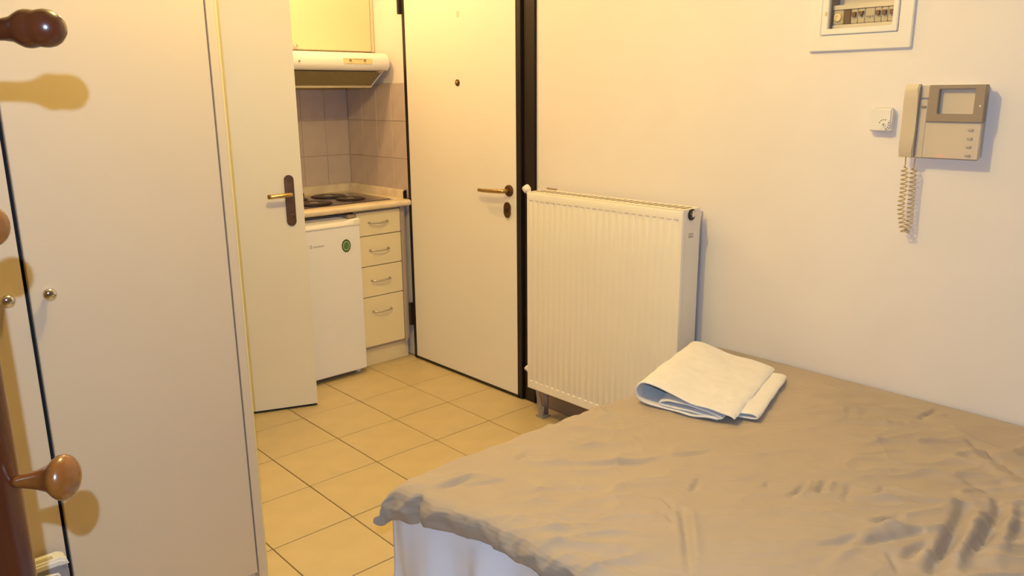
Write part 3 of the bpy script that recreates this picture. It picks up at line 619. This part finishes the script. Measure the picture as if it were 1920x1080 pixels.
hemX = [(-0.5, 1.045), (0.95, 1.040), (1.10, 1.045), (1.22, 1.038), (1.32, 1.012), (1.40, 0.988), (1.47, 0.970), (1.54, 0.950), (1.60, 0.935)]
hemZ = [(-0.5, 0.450), (1.00, 0.446), (1.15, 0.445), (1.25, 0.442), (1.38, 0.436), (1.50, 0.418), (1.56, 0.416), (1.6, 0.420)]
rdgX = [(-0.5, 1.085), (0.95, 1.078), (1.10, 1.088), (1.26, 1.078), (1.36, 1.045), (1.44, 1.022), (1.54, 1.010), (1.60, 1.0)]
footY = [(0.9, 1.555), (1.0, 1.548), (1.2, 1.548), (1.4, 1.530), (1.68, 1.515), (1.85, 1.500), (2.0, 1.510), (2.15, 1.565), (2.25, 1.615), (2.36, 1.628), (2.5, 1.628)]
creases = [  # (fold line in x, y on the bed top, depth, half width), all in metres
    ([(1.393, 0.9659), (1.3408, 0.9193), (1.2838, 0.8699), (1.1929, 0.7972)], 0.01, 0.013),
    ([(1.4091, 0.9508), (1.3297, 0.8846), (1.2021, 0.7885)], -0.006, 0.016),
    ([(2.2534, 0.655), (2.214, 0.592), (2.1529, 0.5234), (2.0865, 0.4407)], 0.014, 0.016),
    ([(2.1866, 0.6402), (2.1078, 0.546), (2.0136, 0.432)], -0.009, 0.025),
    ([(1.8793, 0.5246), (1.7791, 0.5071), (1.6723, 0.491), (1.5831, 0.4814), (1.5257, 0.4731)], 0.028, 0.02),
    ([(1.8755, 0.4953), (1.7651, 0.4754), (1.6607, 0.461), (1.5561, 0.4446)], -0.014, 0.02),
    ([(1.9708, 0.4895), (1.8958, 0.46), (1.7943, 0.4479), (1.6847, 0.4385), (1.5981, 0.4297)], 0.02, 0.018),
    ([(1.9548, 0.4536), (1.8544, 0.4211), (1.7465, 0.4076), (1.6229, 0.3942)], -0.012, 0.022),
    ([(1.9412, 0.4334), (1.8402, 0.4047), (1.7286, 0.3973)], 0.014, 0.018),
    ([(1.6981, 0.818), (1.6515, 0.815), (1.6078, 0.8143)], 0.01, 0.011),
    ([(1.7506, 0.7944), (1.7126, 0.7861), (1.6677, 0.7752)], 0.01, 0.01),
    ([(1.7766, 0.744), (1.7328, 0.7313), (1.6771, 0.715)], 0.007, 0.012),
    ([(1.822, 0.6829), (1.7696, 0.6791)], 0.006, 0.01),
    ([(1.7271, 0.8167), (1.6845, 0.8054), (1.6351, 0.7954)], -0.007, 0.01),
    ([(1.7648, 0.7811), (1.7215, 0.7704), (1.6759, 0.7569)], -0.007, 0.01),
    ([(1.7169, 0.5966), (1.6683, 0.6114), (1.6208, 0.6258)], 0.012, 0.012),
    ([(1.6828, 0.538), (1.6281, 0.5606), (1.5726, 0.593), (1.5143, 0.6119)], 0.014, 0.014),
    ([(1.5622, 0.6226), (1.5055, 0.6421), (1.4634, 0.6679)], 0.01, 0.013),
    ([(1.6479, 0.5139), (1.5928, 0.5248), (1.5378, 0.524)], 0.013, 0.014),
    ([(1.543, 0.5582), (1.5143, 0.5333), (1.4853, 0.5109)], 0.009, 0.01),
    ([(1.6911, 0.5747), (1.6204, 0.6025), (1.56, 0.6331)], -0.007, 0.018),
    ([(1.5543, 0.6019), (1.4659, 0.6173), (1.3888, 0.6185)], -0.006, 0.016),
    ([(1.685, 1.0707), (1.6209, 1.1012), (1.5784, 1.1243)], 0.008, 0.011),
    ([(1.5654, 1.1282), (1.4914, 1.1566), (1.4175, 1.2182), (1.3867, 1.2637)], 0.006, 0.012),
    ([(1.3428, 1.4166), (1.3013, 1.4034), (1.345, 1.3881)], 0.01, 0.016),
    ([(1.1466, 1.4143), (1.0998, 1.4199), (1.0448, 1.4343)], 0.011, 0.01),
    ([(1.1742, 1.4159), (1.1187, 1.4329), (1.0661, 1.4517)], -0.005, 0.012),
    ([(1.3923, 1.5341), (1.3346, 1.5257), (1.2897, 1.5121)], 0.009, 0.011),
    ([(1.5467, 1.4742), (1.4435, 1.5005), (1.3755, 1.5158)], -0.005, 0.016),
    ([(1.3416, 1.1179), (1.2579, 1.2149), (1.1644, 1.2849)], 0.005, 0.014),
    ([(1.2063, 1.3308), (1.1527, 1.37), (1.1021, 1.3913)], 0.006, 0.01),
    ([(1.5353, 1.0089), (1.4919, 0.9942), (1.4628, 0.9858)], 0.007, 0.01),
    ([(1.6515, 0.888), (1.615, 0.8781)], 0.006, 0.01),
    ([(1.6326, 0.9058), (1.5805, 0.9625), (1.5144, 1.0099)], 0.004, 0.012),
    ([(2.4408, 0.7884), (2.3705, 0.7879), (2.3041, 0.7864)], 0.012, 0.012),
    ([(2.4278, 0.7611), (2.3454, 0.7578)], -0.006, 0.014),
    ([(1.9917, 0.5782), (1.9788, 0.5171), (1.9708, 0.4895)], 0.006, 0.014),
    ([(2.2424, 0.9657), (2.1225, 0.9171)], 0.004, 0.015),
    ([(2.277, 0.9328), (2.1707, 0.8974)], 0.004, 0.015),
    ([(1.3924, 1.0172), (1.3811, 0.9871), (1.3646, 0.9599)], 0.006, 0.01),
    ([(1.3364, 0.9865), (1.3351, 0.9558), (1.3179, 0.9255)], 0.005, 0.01),
    ([(1.1962, 1.04), (1.1289, 1.0732), (1.0864, 1.1132)], 0.004, 0.014),
    ([(1.1664, 0.9249), (1.1033, 0.9575)], 0.004, 0.016),
]
CR = []
for poly, dp, hw in creases:
    q = poly
    xs = [a for a, _ in q]; ys_ = [b for _, b in q]
    CR.append((q, dp, hw, min(xs) - 3 * hw, max(xs) + 3 * hw, min(ys_) - 3 * hw, max(ys_) + 3 * hw))
def crease_h(x, y):
    h = 0.0
    for q, dp, hw, xa, xb, ya, yb in CR:
        if not (xa < x < xb and ya < y < yb): continue
        best = 9; bt = 0; sg = 1; n = len(q) - 1
        for k in range(n):
            (ax, ay), (bx_, by_) = q[k], q[k + 1]
            dx, dy = bx_ - ax, by_ - ay; l2 = dx * dx + dy * dy
            t = max(0, min(1, ((x - ax) * dx + (y - ay) * dy) / l2))
            ex, ey = x - ax - t * dx, y - ay - t * dy; dd = math.hypot(ex, ey)
            if dd < best: best = dd; bt = (k + t) / n; sg = 1 if dx * ey - dy * ex > 0 else -1
        taper = math.sin(math.pi * min(1, max(0, bt))) ** 0.6 if 0 < bt < 1 else 0.0
        r = best / (hw * 0.8)
        h -= 1.15 * dp * taper * (0.7 + 0.9 * sg * r) * math.exp(-r * r)
    return h
def wrinkle(x, y):
    u = 0.738 * x - 0.675 * y; q = 0.675 * x + 0.738 * y      # folds run mostly across the bed, obliquely
    wv = Vector((noise.noise(Vector((x * 2.1, y * 2.1, 30.3))), noise.noise(Vector((x * 2.1, y * 2.1, 57.8))), 0)) * 0.30
    a = noise.noise(Vector((x * 2.6 + wv.x, y * 3.4 + wv.y, 1.7)))
    r1 = 1 - abs(noise.noise(Vector((u * 3.2 + wv.x * 2 + 9, q * 9.0 + wv.y * 2.5, 4.1)))) * 2.2
    r2 = 1 - abs(noise.noise(Vector((u * 6.0 + wv.x * 4, q * 19.0 + wv.y * 4 + 5, 8.3)))) * 2.4
    r3 = 1 - abs(noise.noise(Vector((x * 15.0 + wv.x * 6, y * 11.0 + wv.y * 6 + 5, 18.3)))) * 2.4
    m = 0.35 + 0.65 * sstep(-0.25, 0.35, noise.noise(Vector((x * 2.2, y * 2.2, 12.5))))
    return 0.008 * a + m * (0.0125 * max(0, r1) ** 3 + 0.0075 * max(0, r2) ** 3 + 0.0030 * max(0, r3) ** 4) + 0.0012 * noise.noise(Vector((x * 30, y * 30, 2)))
XT1 = 2.484
NT = 300; rows = []
vs = [(-0.45 + i * 0.02) for i in range(0, 40)]
v = 0.34
while v < 1.46: vs.append(v); v += 0.005
ND = 44
dvals = [0.0] * len(vs) + [0.007 * k for k in range(1, ND + 1)]
vlist = vs + [None] * ND
RF = 0.06
for i in range(len(dvals)):
    row = []
    d = dvals[i]
    yb = vlist[i] if vlist[i] is not None else vs[-1]
    vv = yb if vlist[i] is not None else vs[-1] + d * 0.45
    hx, hz, rx = lerp(hemX, min(vv, 1.60)), lerp(hemZ, min(vv, 1.60)), lerp(rdgX, min(vv, 1.60))
    sec = []
    for k in range(NT + 1):
        t = k / NT; x = XT1 + (rx - XT1) * (t ** 1.0)
        sec.append((x, 0.517 + 0.012 * math.sin(math.pi * min(1, (XT1 - x) / 1.4)), 0.0))
    # rolled front edge: from ridge, over, down to the hem and under
    zt = sec[-1][1]
    hgt = zt - hz
    fl = 0.010 * noise.noise(Vector((vv * 9, 0.5, 3))) + 0.006 * noise.noise(Vector((vv * 24, 2.5, 3)))
    dx_ = rx - hx
    edge = [(rx - 0.30 * dx_, zt - 0.02 * hgt, 0.2), (rx - 0.58 * dx_, zt - 0.07 * hgt, 0.4), (rx - 0.80 * dx_, zt - 0.15 * hgt, 0.7), (rx - 0.94 * dx_, zt - 0.27 * hgt, 1), (hx - 0.001, zt - 0.42 * hgt, 1), (hx - 0.001, zt - 0.58 * hgt, 1), (hx + 0.002, zt - 0.74 * hgt, 1), (hx + 0.007, zt - 0.88 * hgt, 1), (hx + 0.014, hz, 0.8), (hx + 0.030, hz + 0.003, 0.4), (hx + 0.06, hz + 0.010, 0.1), (hx + 0.10, hz + 0.018, 0)]
    dense = []
    prev = (rx, zt, 0.0)
    for e in edge:
        for q in range(1, 5):
            t = q / 4; dense.append(tuple(prev[c] + (e[c] - prev[c]) * t for c in range(3)))
        prev = e
    for x, z, wgt in sec + dense:
        ye = lerp(footY, x)
        y = yb + (ye - RF - vs[-1]) * sstep(0.9, vs[-1], yb)     # rows follow the foot edge
        # foot drop
        if d > 0:
            arc = RF * math.pi / 2
            if d < arc: a = RF * math.sin(d / RF); b = RF * (1 - math.cos(d / RF))
            else: a = RF; b = RF + (d - arc)
            b = min(b, 0.125); 
            low = max(0.0, min(1.0, (z - 0.40) / 0.115))
            y += a * (1 - 0.35 * wgt); z = z - b * low * 0.85 * (1 - 0.4 * wgt)
        h = wrinkle(x, y) * (1 - 0.75 * sstep(2.28, 2.46, x)) * (0.35 + 0.65 * sstep(0.20, 0.36, math.hypot((x - 2.06) * 0.75, y - 1.33))) + crease_h(x, y)
        z += h * (1 - 0.6 * wgt) * (1.0 if x < 2.45 else (XT1 - x) / 0.034)
        if wgt > 0.05:
            s1 = noise.noise(Vector((y * 16 + z * 6, z * 9, 1.3))); s2 = noise.noise(Vector((y * 34 - z * 12, z * 20, 5.3))); s3 = 1 - abs(noise.noise(Vector((y * 11 + z * 10, z * 5, 7.7)))) * 2
            x += wgt * (fl + 0.009 * s1 + 0.005 * s2 - 0.007 * max(0, s3) ** 3)
            z += wgt * 0.004 * noise.noise(Vector((y * 14, 3.3, 0)))
            vd = noise.voronoi(Vector((y * 13 + z * 7, z * 16 - y * 3, 0.4)))[0]; x += wgt * (0.016 * min(0.5, vd[1] - vd[0]) - 0.005)
        # pinched tuck near the corner
        tk = math.exp(-((y - 1.442) / 0.013) ** 2) * wgt
        x += 0.022 * tk
        row.append((x, y, z))
    rows.append(row)
bm = B(); grid_mesh(bm, rows)
dv = obj('duvet', bm, M['duvet'], None, smooth=True)
setp(dv, 'crumpled taupe duvet spread over the bed with a turned-down front edge', 'duvet')
mod = dv.modifiers.new('thickness', 'SOLIDIFY'); mod.thickness = 0.004; mod.offset = -1

# white bed sheet hanging below the duvet
rows = []
for j in range(13):
    t = j / 12; row = []
    for i in range(330):
        s = i / 329; y = -0.44 + s * (1.553 + 0.44 + 0.012 * t)
        ztop = lerp(hemZ, y) + 0.03; z = ztop + (0.012 - ztop) * t
        ph_ = y * 38 + 2.2 * noise.noise(Vector((y * 5, 0.2, 0))) * 1.6
        amp = (0.003 + 0.045 * sstep(0, 0.6, t)) * (0.7 + 0.6 * noise.noise(Vector((y * 7, 4.2, t * 0.6))))
        x = lerp(hemX, y) + 0.034 - 0.016 * t + amp * math.sin(ph_) + 0.010 * sstep(0, .5, t) * noise.noise(Vector((y * 22, t * 1.5, 9)))
        if y > 1.50: x += 0.02 * sstep(1.50, 1.56, y) * (1 - t)
        row.append((x, y, z))
    rows.append(row)
bm = B(); grid_mesh(bm, rows)
sh = obj('bed_sheet', bm, M['sheet'], None, smooth=True)
setp(sh, 'white sheet hanging in loose folds below the duvet to the floor', 'sheet')
mod = sh.modifiers.new('thickness', 'SOLIDIFY'); mod.thickness = 0.002; mod.offset = -1

# ------------------------------------------------------------------ folded towel
TO = Vector((1.795, 1.415, 0.0))                     # fold end, camera side
EX = Vector((0.485, 0.150, 0)).normalized()          # along the fold, away from the camera
PD = Vector((0.078, -0.305, 0)).normalized()         # from the fold towards the free edges
tw = thing('folded_towel', TO + Vector((0, 0, 0.53)), 'white towel folded in layers lying on the duvet', 'towel')
def top_z(x, y): return 0.517 + 0.012 * math.sin(math.pi * min(1, max(0, (XT1 - x) / 1.4))) + 0.004
def towel_layer(profile, e0, e1, thick=0.006, nE=44, nS=60, seed=0.0, skew=0.0, edge=0.0):
    prof = resample([Vector((s, z, 0)) for s, z in profile], nS)
    rows = []
    for i in range(nE + 1):
        e = e0 + (e1 - e0) * i / nE
        row = []
        for k, p in enumerate(prof):
            s, z = p.x, p.y
            f = i / nE
            w1 = noise.noise(Vector((s * 9 + seed, e * 9, seed))) * 0.005 + noise.noise(Vector((s * 25 + seed, e * 25, seed + 3))) * 0.0022
            sq = s * (1 + skew * f)
            lift = z * (1.0 - 0.12 * f)
            ee = e + 0.010 * noise.noise(Vector((s * 8, seed, f))) * (1 if i in (0, nE) else 0.6)
            q = TO + EX * ee + PD * (sq + 0.004 * noise.noise(Vector((e * 14, seed, k * 0.02))))
            row.append((q.x, q.y, top_z(q.x, q.y) + max(0.003, lift + w1)))
        rows.append(row)
    bm = B(); grid_mesh(bm, rows)
    return bm
def towel_part(name, bm, th=0.006):
    o = obj(name, bm, M['towel'], tw, smooth=True)
    md = o.modifiers.new('thickness', 'SOLIDIFY'); md.thickness = th; md.offset = 0
    ms = o.modifiers.new('smooth', 'SUBSURF'); ms.levels = 1; ms.render_levels = 1
    return o
# top layer that wraps round the fold and becomes the bottom layer
towel_part('top_fold', towel_layer([(0.305, 0.018), (0.290, 0.026), (0.24, 0.034), (0.16, 0.046), (0.09, 0.064), (0.04, 0.074), (0.012, 0.068), (0.0, 0.046), (0.008, 0.022), (0.03, 0.011), (0.08, 0.007), (0.16, 0.006), (0.22, 0.007), (0.26, 0.008)], -0.012, 0.50, seed=1.0, skew=0.0))
towel_part('inner_fold', towel_layer([(0.272, 0.013), (0.22, 0.024), (0.15, 0.031), (0.10, 0.030), (0.075, 0.022), (0.09, 0.014), (0.15, 0.0125), (0.22, 0.0115), (0.268, 0.010)], -0.008, 0.48, seed=5.0, skew=0.0), 0.006)
towel_part('under_flap', towel_layer([(0.22, 0.010), (0.28, 0.013), (0.32, 0.018), (0.348, 0.019), (0.358, 0.014), (0.350, 0.008), (0.32, 0.005), (0.23, 0.004)], 0.045, 0.46, seed=9.0, skew=-0.02), 0.006)

# ------------------------------------------------------------------ coat stand
cs = thing('coat_stand', (0.115, 1.02, 0), 'brown varnished wooden coat stand with turned pegs at the left edge', 'coat stand')
PC = Vector((0.115, 1.02, 0))
obj('post', lathe(B(), PC, (0, 0, 1), [(0.034, 0.06), (0.034, 0.10), (0.029, 0.12), (0.0295, 0.5), (0.030, 0.92), (0.0295, 1.20), (0.028, 1.62), (0.033, 1.64), (0.033, 1.66), (0.022, 1.68), (0.028, 1.71), (0.020, 1.745), (0, 1.75)], 32), M['dwood'], cs, smooth=True, angle=40)
for k in range(4):
    a = math.radians(20 + 90 * k); u = Vector((math.cos(a), math.sin(a), 0))
    obj('foot', tube(B(), [PC + u * 0.02 + Vector((0, 0, 0.16)), PC + u * 0.08 + Vector((0, 0, 0.14)), PC + u * 0.15 + Vector((0, 0, 0.08)), PC + u * 0.21 + Vector((0, 0, 0.03)), PC + u * 0.25 + Vector((0, 0, 0.018))], [0.020, 0.020, 0.019, 0.018, 0.017], 12), M['dwood'], cs, smooth=True)
RH = Vector((0.738, -0.675, 0)).normalized(); FH = Vector((0.675, 0.738, 0)).normalized()
hat = [(0.0105, 0.0), (0.0105, 0.056), (0.0108, 0.068), (0.0125, 0.078), (0.0160, 0.084), (0.0183, 0.089), (0.0190, 0.0935), (0.0184, 0.0990), (0.0176, 0.1025), (0.0183, 0.1060), (0.0188, 0.1115), (0.0177, 0.1175), (0.0150, 0.1225), (0.0095, 0.1275), (0, 0.1295)]
mush = [(0.0060, 0.0), (0.0074, 0.008), (0.0094, 0.019), (0.0118, 0.030), (0.0152, 0.040), (0.0190, 0.0465), (0.0232, 0.0513), (0.0258, 0.0555), (0.0265, 0.0595), (0.0250, 0.0640), (0.0205, 0.0685), (0.0120, 0.0722), (0, 0.0737)]
def peg(z, dirv, prof, tilt, material, label=None, off=0.027, k=1.0):
    d = (dirv + Vector((0, 0, tilt))).normalized()
    obj('peg', lathe(B(), PC + dirv * off + Vector((0, 0, z)), d, [(r * k, t * k) for r, t in prof], 30), material, cs, smooth=True, label=label)
peg(1.515, RH, hat, 0.02, M['dwood'], 'dark double-bulged hat peg', k=1.0)
peg(1.640, RH, hat, 0.02, M['dwood'], k=1.0)
peg(1.319, (RH * 0.94 - FH * 0.342).normalized(), mush, 0.05, M['hwood'], off=0.018, k=0.84)
peg(1.021, RH, mush, 0.10, M['hwood'], 'honey-coloured mushroom peg')
peg(1.515, -RH, hat, 0.02, M['dwood']); peg(1.021, -RH, mush, 0.1, M['hwood'])

# ------------------------------------------------------------------ plastic case standing in front of the wardrobe
pc = thing('storage_case', (0.20, 1.95, 0), 'cream and smoky grey plastic case standing in front of the wardrobe behind the coat stand', 'storage box')
obj('body', prism(B(), rrect(0.06, 0.350, 0.0, 0.361, 0.025), 'y', 1.992, 2.034, bev=0.006), M['greyplast'], pc, smooth=True, angle=45)
obj('top_cap', prism(B(), [(0.058, 0.352), (0.058, 0.366), (0.066, 0.373), (0.335, 0.373), (0.349, 0.366), (0.353, 0.352)], 'y', 1.988, 2.036, bev=0.005), M['white_plastic'], pc, smooth=True, angle=45)
obj('label_plate', bx(0.262, 0.322, 2.000, 2.014, 0.3725, 0.3745), M['tan'], pc)
for z in (0.335, 0.312):
    obj('moulded_rib', tube(B(), [(0.08, 1.991, z - 0.004), (0.20, 1.989, z + 0.004), (0.29, 1.989, z + 0.006), (0.325, 1.990, z), (0.336, 1.992, z - 0.03)], 0.0035, 8), M['white_plastic'], pc, smooth=True)
